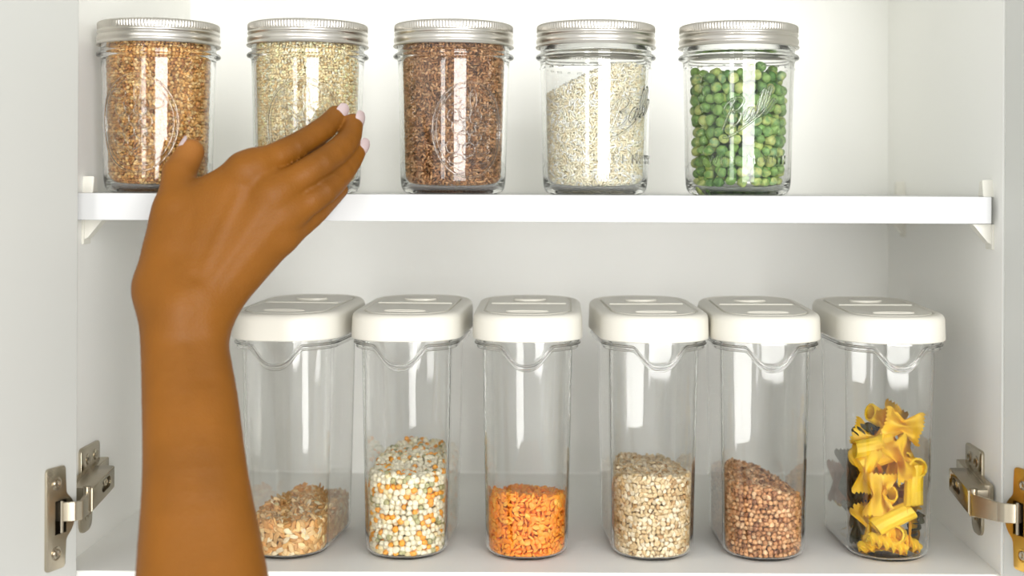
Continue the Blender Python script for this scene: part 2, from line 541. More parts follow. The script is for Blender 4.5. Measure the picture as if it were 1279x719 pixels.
def outline_points(plan, step, off):
    """evenly spaced points and outward normals on a closed plan polygon, moved in by off"""
    pl = np.array([(p[0], p[1]) for p in plan])
    keep = np.linalg.norm(pl - np.roll(pl, 1, 0), axis=1) > 1e-7
    pl = pl[keep]
    seg = np.roll(pl, -1, 0) - pl; L = np.linalg.norm(seg, axis=1); cum = np.r_[0, np.cumsum(L)]
    n = max(6, int(cum[-1] / step))
    s = (np.arange(n) + rng.random()) / n * cum[-1] % cum[-1]
    i = np.clip(np.searchsorted(cum, s, 'right') - 1, 0, len(pl) - 1)
    p = pl[i] + seg[i] * ((s - cum[i]) / L[i])[:, None]
    nn = np.c_[seg[i][:, 1], -seg[i][:, 0]] / L[i][:, None]
    return p - nn * off, nn

def inside(plan, q):
    pl = np.array([(p[0], p[1]) for p in plan]); m = np.ones(len(q), bool); c = np.zeros(len(q), bool)
    x, y = q[:, 0], q[:, 1]
    j = len(pl) - 1
    for i in range(len(pl)):
        yi, yj, xi, xj = pl[i, 1], pl[j, 1], pl[i, 0], pl[j, 0]
        if yi != yj:
            c ^= ((yi > y) != (yj > y)) & (x < (xj - xi) * (y - yi) / (yj - yi) + xi)
        j = i
    return c

def shrink(plan, off):
    c = np.array([(p[0], p[1]) for p in plan])
    w = c[:, 0].max() - c[:, 0].min(); d = c[:, 1].max() - c[:, 1].min()
    return [(p[0] * (w - 2 * off) / w, p[1] * (d - 2 * off) / d) for p in c]

def pack(planz, z0, top, size, pitch, flat, layers=2, bottom=True):
    """positions + surface normals of grains: against the wall, on the top face, on the floor.
    planz(z) -> plan; top(x, y) -> height; size = half thickness of a grain; pitch = spacing"""
    pos, nor, flatw = [], [], []
    for L in range(layers):
        z = z0 + size + (0.5 * pitch if L % 2 else 0)
        row = 0
        while z < 1.0:
            p, n = outline_points(planz(z), pitch, size * 1.05 + L * pitch * 0.8)
            zz = z + rng.normal(0, pitch * 0.13, len(p))
            ok = zz < top(p[:, 0], p[:, 1]) - size * 0.6
            if not ok.any(): break
            p = p + rng.normal(0, pitch * 0.04, p.shape)
            inn = rng.random(len(p)) * size * 0.35
            pos.append(np.c_[p - n * inn[:, None], zz][ok]); nor.append(np.c_[n, np.zeros(len(n))][ok]); flatw.append(np.full(ok.sum(), flat if L == 0 else 0.2))
            z += pitch * 0.84; row += 1
    pl = planz(float(np.mean(top(np.zeros(1), np.zeros(1)))))
    P_ = np.array([(a[0], a[1]) for a in pl])
    for L in range(layers):
        gx = np.arange(P_[:, 0].min(), P_[:, 0].max(), pitch); gy = np.arange(P_[:, 1].min(), P_[:, 1].max(), pitch * .87)
        X, Y = np.meshgrid(gx, gy); X = X + (np.arange(len(gy)) % 2)[:, None] * pitch / 2
        q = np.c_[X.ravel(), Y.ravel()] + rng.normal(0, pitch * .15, (X.size, 2))
        q = q[inside(shrink(pl, size * 1.2), q)]
        h = top(q[:, 0], q[:, 1]) - size * 0.5 - L * pitch * .8 + rng.normal(0, pitch * .14, len(q))
        pos.append(np.c_[q, h]); nor.append(np.tile([0, 0, 1.0], (len(q), 1))); flatw.append(np.full(len(q), flat * .6))
    if bottom:
        pl = planz(z0)
        q = np.c_[X.ravel(), Y.ravel()]
        q = q[inside(shrink(pl, size * 1.2), q)]
        pos.append(np.c_[q, np.full(len(q), z0 + size)]); nor.append(np.tile([0, 0, -1.0], (len(q), 1))); flatw.append(np.full(len(q), flat))
    return np.vstack(pos), np.vstack(nor), np.concatenate(flatw)

def grains(name, kind, planz, z0, top, half, pitch, palette, core, flat=0.7, var=0.12, layers=2, clamp=lambda W, z0: W):
    """half = half length of a grain. returns mesh"""
    V, Fc = template(kind)
    thick = half * V[:, 2].max()
    pos, nor, fw = pack(planz, z0, top, max(thick, half * 0.45), pitch, flat, layers)
    N = len(pos)
    r = rng.normal(size=(N, 3)); r /= np.linalg.norm(r, axis=1)[:, None]
    zax = nor * fw[:, None] + r * (1 - fw)[:, None]; zax /= np.linalg.norm(zax, axis=1)[:, None]
    t = rng.normal(size=(N, 3)); xax = t - zax * (t * zax).sum(1)[:, None]; xax /= np.linalg.norm(xax, axis=1)[:, None]
    yax = np.cross(zax, xax)
    R = np.stack([xax, yax, zax], axis=1)            # rows are axes
    sc = half * (1 + rng.normal(0, 0.09, N))
    shp = 1 + rng.normal(0, 0.08, (N, 1, 3))
    W = np.einsum('nvk,nkj->nvj', (V[None] * shp) * sc[:, None, None], R) + pos[:, None, :]
    W = clamp(W, z0)
    nv = len(V)
    FF = (Fc[None] + (np.arange(N) * nv)[:, None, None]).reshape(-1, 3)
    cols = np.array([lin(c[:3]) for c in palette]); wts = np.array([c[3] for c in palette], float); wts /= wts.sum()
    ci = rng.choice(len(cols), N, p=wts)
    tint = cols[ci] * (1 + rng.normal(0, var, (N, 1)))
    tint = np.clip(np.repeat(tint, nv, axis=0), 0.003, 1)
    # inner mass: a closed body one and a half grains inside the surface
    rings = []
    hh = float(np.mean(top(np.zeros(1), np.zeros(1))))
    off = pitch * 1.15 + half * .2
    zs = np.linspace(z0 + pitch * .5, hh, 4)
    CV, CF = [], []
    base = shrink(planz(z0), off); nb = len(base)
    for k in range(2):
        for p in base:
            tz = float(top(np.array([p[0]]), np.array([p[1]]))[0]) - pitch * 1.3
            CV.append((p[0], p[1], z0 + pitch * .4 if k == 0 else tz))
    for j in range(nb):
        a, b_ = j, (j + 1) % nb
        CF += [(a, b_, nb + b_), (a, nb + b_, nb + a)]
    CV.append((0, 0, z0 + pitch * .4)); CV.append((0, 0, hh - pitch * 1.3))
    for j in range(nb):
        CF += [(2 * nb, (j + 1) % nb, j), (2 * nb + 1, nb + j, nb + (j + 1) % nb)]
    base_i = N * nv
    AV = np.vstack([W.reshape(-1, 3), np.array(CV)])
    AF = np.vstack([FF, np.array(CF) + base_i])
    tint = np.vstack([tint, np.tile(lin(core), (len(CV), 1))])
    return mesh_np(name, AV, AF, M['grain'], tint)

# ------------------------------------------------------------------ glass jars
JZ = SH_T + 0.0002
def jar_r(z):                                   # outer radius of the jar wall
    pts = [(0.000, .0335), (0.0022, .0368), (0.006, .0385), (0.012, .0389), (0.050, .0398), (0.092, .0410), (0.0955, .0412)]
    if z <= 0: return pts[0][1]
    for (a, ra), (b, rb) in zip(pts, pts[1:]):
        if z <= b: return ra + (rb - ra) * (z - a) / (b - a)
    return 0.0405
TH = 0.0030
def on_jar(arc_m, z, out=0.0, ang0=0.0):
    a = arc_m / 0.0405 + ang0
    r = jar_r(z) + out
    return Vector((r * math.sin(a), -r * math.cos(a), z))

def build_band(parent):
    zb = 0.1080
    prof = [(.0420, 0), (.0442, -.0002), (.04475, .0005), (.0445, .0012), (.0437, .0018), (.0436, .0026), (.0441, .0034), (.0443, .0046),
            (.0442, .0058), (.0437, .0068), (.0431, .0073), (.0431, .0079), (.0438, .0085), (.0440, .0093), (.0438, .0100), (.0433, .0104),
            (.0434, .0110), (.0436, .0116), (.0436, .0150), (.0433, .0158), (.0427, .0164), (.0418, .0167), (.0365, .0167), (.0362, .0161), (.0362, .0155), (.0420, .0150)]
    prof = [(r, z + zb) for r, z in prof]
    n = 480
    def mod(r, z, j):
        zz = z - zb
        if .0112 < zz < .0160: return 0.00030 * (1 if (j % 4) < 2 else -1)
        return 0.0
    bm = bmesh.new(); rings = lathe(bm, prof, n, mod); loft(bm, rings, closed_loop=True)
    obj('screw_band', bm, M['tin'], parent, True, angle=50)
    bm = bmesh.new()
    pr = [(.0004, .0159), (.030, .0159), (.0308, .0164), (.0345, .0164), (.0358, .0158), (.0385, .0157), (.0385, .0147), (.0004, .0147)]
    loft(bm, lathe(bm, [(r, z + zb) for r, z in pr], 96), closed_loop=True)
    obj('lid_disc', bm, M['tin'], parent, True)

def glass_jar(loc, label, group):
    t = tag(empty('glass_jar', loc), label, 'jar', group)
    outer = [(0.0004, 0.0016), (0.026, 0.0016), (0.0300, 0.0004), (0.0318, 0.0), (0.0338, 0.0002), (0.0362, 0.0016), (0.0378, 0.0042), (0.0386, 0.0080), (0.0389, 0.012),
             (0.0394, 0.030), (0.0399, 0.055), (0.0404, 0.075), (0.0410, 0.092), (0.0411, 0.0965), (0.0417, 0.0985), (0.0420, 0.0990),
             (0.0436, 0.0994), (0.0445, 0.1003), (0.0446, 0.1012), (0.0440, 0.1024), (0.0427, 0.1030), (0.0416, 0.1036), (0.0413, 0.1050), (0.0413, 0.1228), (0.0405, 0.1236)]
    inner = [(0.0392, 0.1236), (0.0384, 0.1228), (0.0384, 0.100), (0.0381, 0.092), (0.0374, 0.070), (0.0368, 0.040), (0.0363, 0.013), (0.0354, 0.008), (0.0330, 0.0052), (0.029, 0.0040), (0.0004, 0.0036)]
    bm = bmesh.new()
    loft(bm, lathe(bm, outer + inner, 128))
    obj('jar_glass', bm, M['glass'], t, True, angle=60)
    build_band(t)
    return t

def jar_plan(z):
    pts = [(0.0050, .0318), (0.0075, .0345), (0.013, .0359), (0.040, .0366), (0.070, .0372), (0.092, .0379), (0.100, .0382), (0.13, .0382)]
    r = pts[0][1]
    for (a, ra), (b, rb) in zip(pts, pts[1:]):
        if z >= a: r = ra + (rb - ra) * min(1, (z - a) / (b - a))
    r -= 0.0004
    return [(r * math.cos(2 * PI * k / 72), r * math.sin(2 * PI * k / 72)) for k in range(72)]

def jar_clamp(W, z0):
    """grains press against the glass, never through it"""
    zz = np.array([.0050, .0075, .013, .040, .070, .092, .100, .13]); rr = np.array([.0309, .0341, .0355, .0362, .0368, .0375, .0378, .0378])
    W[..., 2] = np.clip(W[..., 2], 0.0050, 0.1220)
    R = np.hypot(W[..., 0], W[..., 1]); lim = np.interp(W[..., 2], zz, rr)
    k = np.minimum(1, lim / np.maximum(R, 1e-9))
    W[..., 0] *= k; W[..., 1] *= k
    return W
def embossed_oval(t, ang, half_w=0.029, half_h=0.034, zc=0.048):
    bm = bmesh.new()
    for k, rr in ((1.0, .00075), (0.90, .0004)):
        pts = [on_jar(half_w * k * math.cos(a), zc + half_h * k * math.sin(a), 0.0001, ang) for a in [2 * PI * i / 72 for i in range(72)]]
        tube(bm, pts, rr, 8, True)
    def blob(x, z, rx, rz):
        rx *= 1.12; rz *= 1.12
        tube(bm, [on_jar(x + rx * math.cos(q), zc + z + rz * math.sin(q), 0.0, ang) for q in [2 * PI * i / 20 for i in range(20)]], .00048, 6, True)
        tube(bm, [on_jar(x - rx * .4, zc + z + rz * .3, 0.0, ang), on_jar(x - rx * .1, zc + z + rz * .55, 0.0, ang), on_jar(x + rx * .3, zc + z + rz * .4, 0.0, ang)], .0004, 6)
    # a cluster of round fruits under a pair of leaves
    for (x, z) in ((-.012, .010), (-.004, .013), (.004, .009), (-.009, .002), (.000, .003), (.008, .001), (-.005, -.006), (.004, -.006), (-.001, -.014), (.010, -.012), (-.013, -.012)):
        blob(x, z, .0042, .0044)
    blob(.013, .014, .0070, .0036); blob(-.014, .021, .0062, .0030); blob(.002, .022, .0022, .0062); blob(.006, -.021, .0080, .0030); blob(-.010, -.021, .005, .003)
    obj('embossed_emblem', bm, M['glass'], t, True, angle=70)

SCRIPT = {   # pen strokes of the slanted brand script, x/z in mm
    'B': [[(-19, -7), (-16.5, 0), (-13.5, 8), (-12.5, 10.5)], [(-19.5, 6), (-18, 9), (-13, 11.3), (-8, 10.5), (-6.2, 7.6), (-8.5, 4), (-13.5, 2.4), (-8.5, 1.6), (-6.5, -1.8), (-9, -5.6), (-14, -7.2), (-18.5, -6)]],
    'a': [[(1.2, .8), (-1.5, 1.8), (-4.2, -1), (-4.6, -4.6), (-2.6, -6), (0, -3.5), (1.6, .9), (.6, -3.6), (1.2, -5.6), (3.2, -4.6)]],
    'l': [[(3.2, -4.6), (7.2, 2.5), (9.2, 9.5), (7.8, 11.5), (6.0, 7), (4.8, -1), (5.2, -5), (7.4, -5), (9.4, -2.5)]],
    'k': [[(9.4, -2.5), (12, 3.5), (13.6, 10), (12.2, 12), (10.4, 7), (9.2, 0), (9.6, -4.4), (12, -4.6), (15, -2)]],
    'u': [[(15, -2), (17.5, 1.4), (16, 3), (11, -2), (3, -6.5), (-6, -10.4), (-14, -12.5), (-18, -11.6)]],
}
def embossed_text(t, ang):
    bm = bmesh.new()
    for st in SCRIPT.values():
        for s in st:
            pts = []
            for i in range(len(s) - 1):         # Catmull-Rom through the pen points
                p0, p1, p2, p3 = s[max(i - 1, 0)], s[i], s[i + 1], s[min(i + 2, len(s) - 1)]
                for q in range(5):
                    u = q / 5
                    f = lambda a, b_, c, d_: 0.5 * (2 * b_ + (c - a) * u + (2 * a - 5 * b_ + 4 * c - d_) * u * u + (3 * b_ - a - 3 * c + d_) * u ** 3)
                    pts.append((f(p0[0], p1[0], p2[0], p3[0]), f(p0[1], p1[1], p2[1], p3[1])))
            pts.append(s[-1])
            sl = 0.14
            tube(bm, [on_jar((x + z * sl) * 0.00105, 0.0605 + (z + x * .28) * 0.00115, 0.0002, ang) for x, z in pts], 0.00085, 6)
    obj('embossed_script', bm, M['glass'], t, True, angle=70)
    cu = bpy.data.curves.new('txt', 'FONT'); cu.body = 'WIDE MOUTH'; cu.size = 0.0092; cu.align_x = 'CENTER'; cu.extrude = 0.00045; cu.space_character = 1.25; cu.resolution_u = 3
    to = bpy.data.objects.new('txt', cu); COL.objects.link(to)
    dg = bpy.context.evaluated_depsgraph_get(); dg.update()
    me = bpy.data.meshes.new_from_object(to.evaluated_get(dg))
    bpy.data.objects.remove(to)
    for v in me.vertices:
        v.co = on_jar(v.co.x * 0.93, 0.0225 + v.co.y, 0.00038 + v.co.z, ang)
    me.materials.clear(); me.materials.append(M['glass'])
    link('embossed_lettering', me, t)
    bm = bmesh.new()
    for k in range(26):                       # row of short raised dashes round the shoulder
        a = k * 2 * PI / 26
        L = 0.0022 if k % 3 else 0.0008
        tube(bm, [on_jar(-L, 0.0925, 0.0001, ang + a), on_jar(0, 0.0927, 0.0001, ang + a), on_jar(L, 0.0925, 0.0001, ang + a)], 0.0006, 6)
    obj('embossed_dashes', bm, M['glass'], t, True, angle=70)

JX = [-0.298, -0.1875, -0.0795, 0.0258, 0.1315]
JY = 0.065
jl = ['glass jar packed with light brown buckwheat behind the thumb, leftmost on the shelf',
      'glass jar full of cream sesame seed behind the fingers',
      'glass jar full of dark brown seeds, middle of the five',
      'glass jar of white rice with a sloping top and a clear gap at left',
      'glass jar of green peas, rightmost on the shelf']
JG = 'screw-band glass jars on the shelf'
jars = [glass_jar((x, JY, JZ), l, JG) for x, l in zip(JX, jl)]
embossed_oval(jars[0], math.radians(-8) + 0.0, 0.031, 0.035, 0.050)
embossed_oval(jars[1], math.radians(6))
embossed_oval(jars[2], math.radians(22), 0.028, 0.034, 0.046)
embossed_text(jars[3], math.radians(44))
embossed_text(jars[4], math.radians(6))

def place(me, name, loc, rz, label, cat, group=None):
    o = link(name, me); o.location = loc; o.rotation_euler = (0, 0, rz)
    return tag(o, label, cat, group, 'stuff')
full = lambda x, y: np.full_like(x, 0.1205)
me = grains('buckwheat_groats', 'groat', jar_plan, 0.0052, full, 0.00160, 0.0028,
            [(226, 176, 104, 5), (206, 148, 78, 4), (238, 202, 140, 3), (176, 118, 62, 2)], (146, 98, 50), 0.3, clamp=jar_clamp)
place(me, 'buckwheat_groats', (JX[0], JY, JZ), 0, 'light brown buckwheat filling the leftmost jar', 'grain')
me = grains('sesame_seeds', 'seed', jar_plan, 0.0052, full, 0.00160, 0.0024,
            [(252, 234, 186, 5), (246, 222, 168, 4), (255, 246, 216, 4), (222, 190, 132, 1)], (222, 194, 138), 0.4, clamp=jar_clamp)
place(me, 'sesame_seeds', (JX[1], JY, JZ), 0, 'cream sesame seed filling the jar behind the fingers', 'seeds')
me = grains('brown_seeds', 'flax', jar_plan, 0.0052, full, 0.0021, 0.0026,
            [(188, 136, 88, 5), (164, 112, 68, 4), (212, 166, 120, 3), (124, 82, 50, 2)], (110, 70, 44), 0.5, clamp=jar_clamp)
place(me, 'brown_seeds', (JX[2], JY, JZ), 0.7, 'dark brown elongated seeds filling the middle jar', 'seeds')
rice_top = lambda x, y: np.interp(x, [-.040, -.028, -.014, 0, .012, .04], [.0735, .0755, .0825, .0895, .0940, .0955]) + 0.0008 * np.sin(y * 200)
me = grains('white_rice', 'rice', jar_plan, 0.0052, rice_top, 0.0027, 0.0022,
            [(252, 245, 220, 5), (246, 236, 206, 4), (255, 253, 244, 4), (238, 224, 190, 1)], (246, 238, 212), 0.6, 0.05, clamp=jar_clamp)
place(me, 'white_rice', (JX[3], JY, JZ), 0, 'white rice sloping down to the left in the fourth jar', 'rice')

# green peas: those along the front of the glass one by one, the rest as one mass
def pea_mesh(seed):
    r_ = np.random.default_rng(seed)
    bm = bmesh.new(); bmesh.ops.create_icosphere(bm, subdivisions=3 if seed < 6 else 2, radius=1.0)
    dirs = r_.normal(size=(4, 3)); dirs /= np.linalg.norm(dirs, axis=1)[:, None]
    for v in bm.verts:
        c = np.array(v.co[:]); k = 1.0
        for d_ in dirs: k -= 0.16 * max(0, (c @ d_) - 0.72) / 0.28
        k += 0.03 * math.sin(7 * c[0] + seed) * math.sin(6 * c[1] + 2)
        if seed % 3 == 0: c = c * np.array([1, 1, .78])
        v.co = Vector(c * k * 0.0041)
    me = bpy.data.meshes.new('green_pea'); bm.to_mesh(me); bm.free(); me.shade_smooth(); me.materials.append(M['pea'])
    return me
peas = [pea_mesh(i) for i in range(6)]
pos = []
z = 0.0044 + 0.0043; row = 0
pea_top = lambda a: 0.088 + 0.006 * math.sin(a * 3 + 1.2) + 0.004 * math.sin(a * 7)
while z < 0.096:
    r = 0.0038 / 1; R0 = (jar_plan(z)[0][0]) - 0.0043
    n = int(2 * PI * R0 / 0.0084)
    for k in range(n):
        a = 2 * PI * (k + 0.5 * (row % 2)) / n + random.gauss(0, .03) - PI
        if z > pea_top(a): continue
        rr = R0 - abs(random.gauss(0, .0010))
        pos.append((rr * math.sin(a), -rr * math.cos(a), z + random.gauss(0, .0008), a))
    z += 0.0076; row += 1
front = [p for p in pos if abs(p[3]) < 1.72]
rest = [p for p in pos if abs(p[3]) >= 1.72]
cnt = 0
for (x, y, zz, a) in front[:300]:
    o = link('green_pea', peas[cnt % 6]); cnt += 1
    o.location = (JX[4] + x, JY + y, JZ + zz)
    o.rotation_euler = (random.random() * 6, random.random() * 6, random.random() * 6)
    s = random.uniform(.90, 1.07); o.scale = (s, s, s)
    tag(o, 'dried green pea pressed against the glass of the rightmost jar', 'pea', 'green peas in the rightmost jar')
extra = []
for (x, y, zz, a) in rest: extra.append((x * .975, y * .975, max(zz, .0098)))
for L in (0.0265, 0.018, 0.009, 0.0):
    zz = 0.0112
    while zz < 0.088 + (0.004 if L < .02 else 0):
        n = max(1, int(2 * PI * L / 0.0086))
        for k in range(n):
            a = 2 * PI * k / n + zz * 90
            extra.append((L * math.sin(a) + random.gauss(0, .0005), -L * math.cos(a) + random.gauss(0, .0005), zz + random.gauss(0, .0008)))
        zz += 0.0076
V, Fc = ICO2; E = np.array(extra); N = len(E); nv = len(V)
W = (V[None] * (0.0041 * (1 + rng.normal(0, .05, (N, 1, 3))))) + E[:, None, :]
W = jar_clamp(W, 0)
me = mesh_np('green_peas', W.reshape(-1, 3), (Fc[None] + (np.arange(N) * nv)[:, None, None]).reshape(-1, 3), M['grain'],
             np.repeat(np.array([lin(c) for c in [(112, 160, 66), (134, 174, 78), (172, 192, 96), (80, 130, 50)]])[rng.integers(0, 4, N)], nv, axis=0))
place(me, 'green_peas', (JX[4], JY, JZ), 0, 'mass of green peas deeper inside the rightmost jar', 'peas')

# ------------------------------------------------------------------ flip-lid containers
def cplan_pts(w, d, r, n, z=0.0, bulge=0.0045):
    """rounded plan with softly bowed ends"""
    return [(p[0], p[1] + (1 if p[1] > 0 else -1) * bulge * (1 - (2 * p[0] / w) ** 2) * min(1, abs(p[1]) / (d * .25)), p[2]) for p in rrect(w, d - 2 * bulge, r, n, z, sub=7)]
CW, CD, CR = 0.080, 0.142, 0.032         # lid plan
CYC = 0.0855
LT, LB = -0.0855 - ZB, -0.1090 - ZB      # lid top and bottom above the cabinet floor
def body_plan(z, inset=0.0):
    k = min(1, max(0, z / LB))
    w, d = 0.0600 + 0.0055 * k, 0.122 + 0.006 * k
    rb = 0.0
    if z < 0.007: rb = 0.007 - math.sqrt(max(0, 0.007 ** 2 - (0.007 - z) ** 2))
    w -= 2 * (rb + inset); d -= 2 * (rb + inset)
    return w, d, max(0.004, 0.0245 - rb * .6 - inset)
def container(loc, rz, label):
    t = tag(empty('storage_container', loc, rz), label, 'container', 'flip-lid containers in the lower compartment')
    bm = bmesh.new()
    zs = [0, .0006, .0018, .0035, .0055, .007, .02, .05, .09, .12, LB + 0.004]
    rings = []
    for z in zs:
        w, d, r = body_plan(z); rings.append(cplan_pts(w, d, r, 12, z))
    ins = 0.0017
    for z in zs[::-1]:
        zz = max(z, 0.0024)
        w, d, r = body_plan(z, ins); rings.append(cplan_pts(w, d, r, 12, zz if z > .0018 else 0.0024 + z * .2))
    loft(bm, rings)
    obj('container_body', bm, M['clear'], t, True, angle=50)
    # clear collar with a dipping pouring spout at the front
    base_o, base_i = cplan_pts(CW - .003, CD - .003, CR - .002, 16), cplan_pts(0.067, 0.129, .0262, 16)
    def dense(pl, n=260):
        q, _ = outline_points(pl, 1, 0) if False else (None, None)
        a = np.array([(p[0], p[1]) for p in pl]); keep = np.linalg.norm(a - np.roll(a, 1, 0), axis=1) > 1e-7; a = a[keep]
        seg = np.roll(a, -1, 0) - a; L = np.linalg.norm(seg, axis=1); cum = np.r_[0, np.cumsum(L)]
        s = np.arange(n) / n * cum[-1]; i = np.clip(np.searchsorted(cum, s, 'right') - 1, 0, len(a) - 1)
        return a[i] + seg[i] * ((s - cum[i]) / L[i])[:, None]
    O, I = dense(base_o), dense(base_i)
    def dip(x, y):
        if y > 0: return 0
        u = min(1, abs(x) / 0.0200)
        return -0.0138 * (0.5 * (1 + math.cos(PI * u ** 1.35))) ** 0.8
    def ringv(A, zo, k=1.0):
        return [(p[0], p[1], zo + k * dip(O[i][0], O[i][1])) for i, p in enumerate(A)]
    def mixr(f): return O * (1 - f) + I * f
    bm = bmesh.new()
    loft(bm, [ringv(mixr(.06), LB - 0.0002, 0), ringv(mixr(.10), LB - 0.0030), ringv(mixr(.28), LB - 0.0040), ringv(mixr(.80), LB - 0.0042),
              ringv(mixr(.80), LB - 0.0028), ringv(mixr(.32), LB - 0.0026), ringv(mixr(.20), LB - 0.0018), ringv(mixr(.18), LB - 0.0002, 0)], closed_loop=True)
    pts = ringv(mixr(.10), LB - 0.0033)
    tube(bm, pts, 0.00085, 8, True)
    tube(bm, ringv(mixr(.42), LB - 0.0062, 1.02), 0.0008, 8, True)
    obj('pouring_collar', bm, M['clear'], t, True, angle=60)
    # lid
    bm = bmesh.new()
    H = LT
    prof = [(.0065, LB + .001), (.0006, LB), (0, LB + .0006), (.0000, LB + .004), (.0004, H - .005), (.0008, H - .0032), (.0017, H - .0018), (.0030, H - .0008), (.0048, H - .0003), (.0072, H),
            (.0078, H - .0002), (.0083, H - .0012), (.0092, H - .0013)]
    rings = [cplan_pts(CW - 2 * i, CD - 2 * i, max(.004, CR - i), 14, z, .0030) for i, z in prof]
    rings.append(cplan_pts(0.010, 0.050, .004, 14, H - .0013, 0))
    loft(bm, rings)
    lid = obj('lid', bm, M['lid'], t, True, angle=40)
    # hinged front flap filling the recess, with finger dimple
    def clip(pl, ymin, ymax): return [(p[0], min(max(p[1], ymin), ymax)) for p in pl]
    def dedupe(pl):
        out = []
        for p in pl:
            if not out or (abs(p[0] - out[-1][0]) + abs(p[1] - out[-1][1])) > 1e-6: out.append(p)
        return out[:-1] if abs(out[0][0] - out[-1][0]) + abs(out[0][1] - out[-1][1]) < 1e-6 else out
    inn = [(p[0], p[1]) for p in cplan_pts(CW - .0196, CD - .0196, CR - .0098, 12, 0, .003)]
    bm = bmesh.new(); prism(bm, dedupe(clip(inn, -1, 0.0015)), lambda a, c, z: (a, c, z), H - .0013, H + .0001, 0.0004)
    tube(bm, [(0.015 * math.cos(a), -0.046 + 0.0042 * math.sin(a), H + 0.0001) for a in [2 * PI * i / 32 for i in range(32)]], 0.0006, 6, True)
    obj('pour_flap', bm, M['lid'], t, True, angle=40)
    bm = bmesh.new(); prism(bm, dedupe(clip(inn, 0.0025, 1)), lambda a, c, z: (a, c, z), H - .0013, H - .0002, 0.0004)
    tube(bm, [(-0.028, 0.002, H), (0.028, 0.002, H)], 0.0009, 8)
    obj('rear_panel', bm, M['lid'], t, True, angle=40)
    bm = bmesh.new()
    ell = [(0.0125 * math.cos(2 * PI * i / 32), 0.030 + 0.008 * math.sin(2 * PI * i / 32)) for i in range(32)]
    prism(bm, ell, lambda a, c, z: (a, c, z), H - .0004, H + .0011, 0.0006)
    obj('flap_catch', bm, M['lid'], t, True, angle=40)
    for ch in t.children:
        if ch.name.split('.')[0] in ('lid', 'pour_flap', 'rear_panel', 'flap_catch'):
            for v in ch.data.vertices:          # the lid falls a little towards its pouring end
                v.co.z -= 0.0046 * min(1, max(0, (0.071 - v.co.y) / 0.142)) * min(1, max(0, (v.co.z - LB - .004) / .012))
    return t
cx = [-0.1955, -0.1098, -0.0235, 0.0655, 0.1486, 0.239]
rot = [-5, -3, 0, 5, 2, 2.5]
clab = ['clear container with oat grains, white lid, beside the forearm',
        'clear container of mixed cream, orange and green peas under a white lid',
        'clear container of orange lentils under a white lid',
        'clear container half full of pale barley under a white lid',
        'clear container of brown buckwheat sloping to the right, white lid',
        'clear container of yellow and dark pasta, rightmost by the cabinet side']
CL = [(x, CYC, ZB + 0.0001) for x in cx]
conts = [container(l, math.radians(r), s) for l, r, s in zip(CL, rot, clab)]
def cplan(z):
    w, d, r = body_plan(max(z, .0026), 0.0021)
    return [(p[0], p[1]) for p in cplan_pts(w, d, r, 12)]
def cont_clamp(W, z0):
    W[..., 2] = np.maximum(W[..., 2], 0.0034)
    z = W[..., 2]; k = np.clip(z / LB, 0, 1)
    rb = np.where(z < .007, .007 - np.sqrt(np.maximum(0, .007 ** 2 - (.007 - np.minimum(z, .007)) ** 2)), 0)
    w = .0600 + .0055 * k - 2 * (rb + .0027); d = .122 + .006 * k - 2 * (rb + .0027)
    bulge = .0045; r = np.maximum(.004, .0245 - rb * .6 - .0027)
    hw = w / 2
    X = np.abs(W[..., 0]); Y = np.abs(W[..., 1])
    bw = bulge * np.maximum(0, 1 - (X / hw) ** 2) * np.minimum(1, Y / (d * .25))
    Yb = Y - bw
    qx = X - (hw - r); qy = Yb - (d / 2 - bulge - r)
    L = np.hypot(np.maximum(qx, 0), np.maximum(qy, 0))
    s_ = np.where(L > r, r / np.maximum(L, 1e-9), 1.0)
    nx = np.where(qx > 0, (hw - r) + qx * s_, X); ny = np.where(qy > 0, (d / 2 - bulge - r) + qy * s_, Yb) + bw
    W[..., 0] = np.sign(W[..., 0]) * nx; W[..., 1] = np.sign(W[..., 1]) * ny
    return W
def wob(x, y, a): return a * (np.sin(x * 150 + y * 60) + np.sin(y * 110 + 1.3))
def cfill(i, name, kind, top, half, pitch, pal, core, label, cat, flat=.6, var=.1):
    me = grains(name, kind, cplan, 0.0028, top, half, pitch, pal, core, flat, var, clamp=cont_clamp)
    return place(me, name, CL[i], math.radians(rot[i]), label, cat)
zf = -ZB
cfill(0, 'oat_grains', 'oat', lambda x, y: zf - .2400 + .012 * y + wob(x, y, .0012), .0036, .0040,
      [(236, 186, 118, 5), (248, 212, 154, 4), (218, 160, 92, 4), (250, 230, 192, 1)], (160, 116, 64), 'flattened golden oat grains in the container beside the forearm', 'grain', .75)
cfill(1, 'mixed_peas', 'ball', lambda x, y: zf - .2040 + .06 * y + wob(x, y, .0012), .00225, .0044,
      [(248, 240, 212, 66), (250, 176, 66, 18), (184, 180, 132, 9), (240, 224, 176, 12)], (176, 156, 108), 'small round peas in cream, orange and dull green', 'peas', .2, .05)
cfill(2, 'orange_lentils', 'disc', lambda x, y: zf - .2300 - .16 * (y) + wob(x, y, .0013), .0025, .0040,
      [(255, 158, 36, 6), (252, 142, 22, 4), (255, 178, 66, 3)], (230, 112, 16), 'bright orange lentils in the third container', 'lentils', .35, .06)
cfill(3, 'pearl_barley', 'barley', lambda x, y: zf - .2100 - .05 * y + wob(x, y, .001), .0023, .0035,
      [(232, 208, 164, 5), (220, 190, 140, 4), (244, 228, 196, 4), (196, 156, 104, 1)], (150, 120, 78), 'pale pearl barley in the fourth container', 'grain', .5, .06)
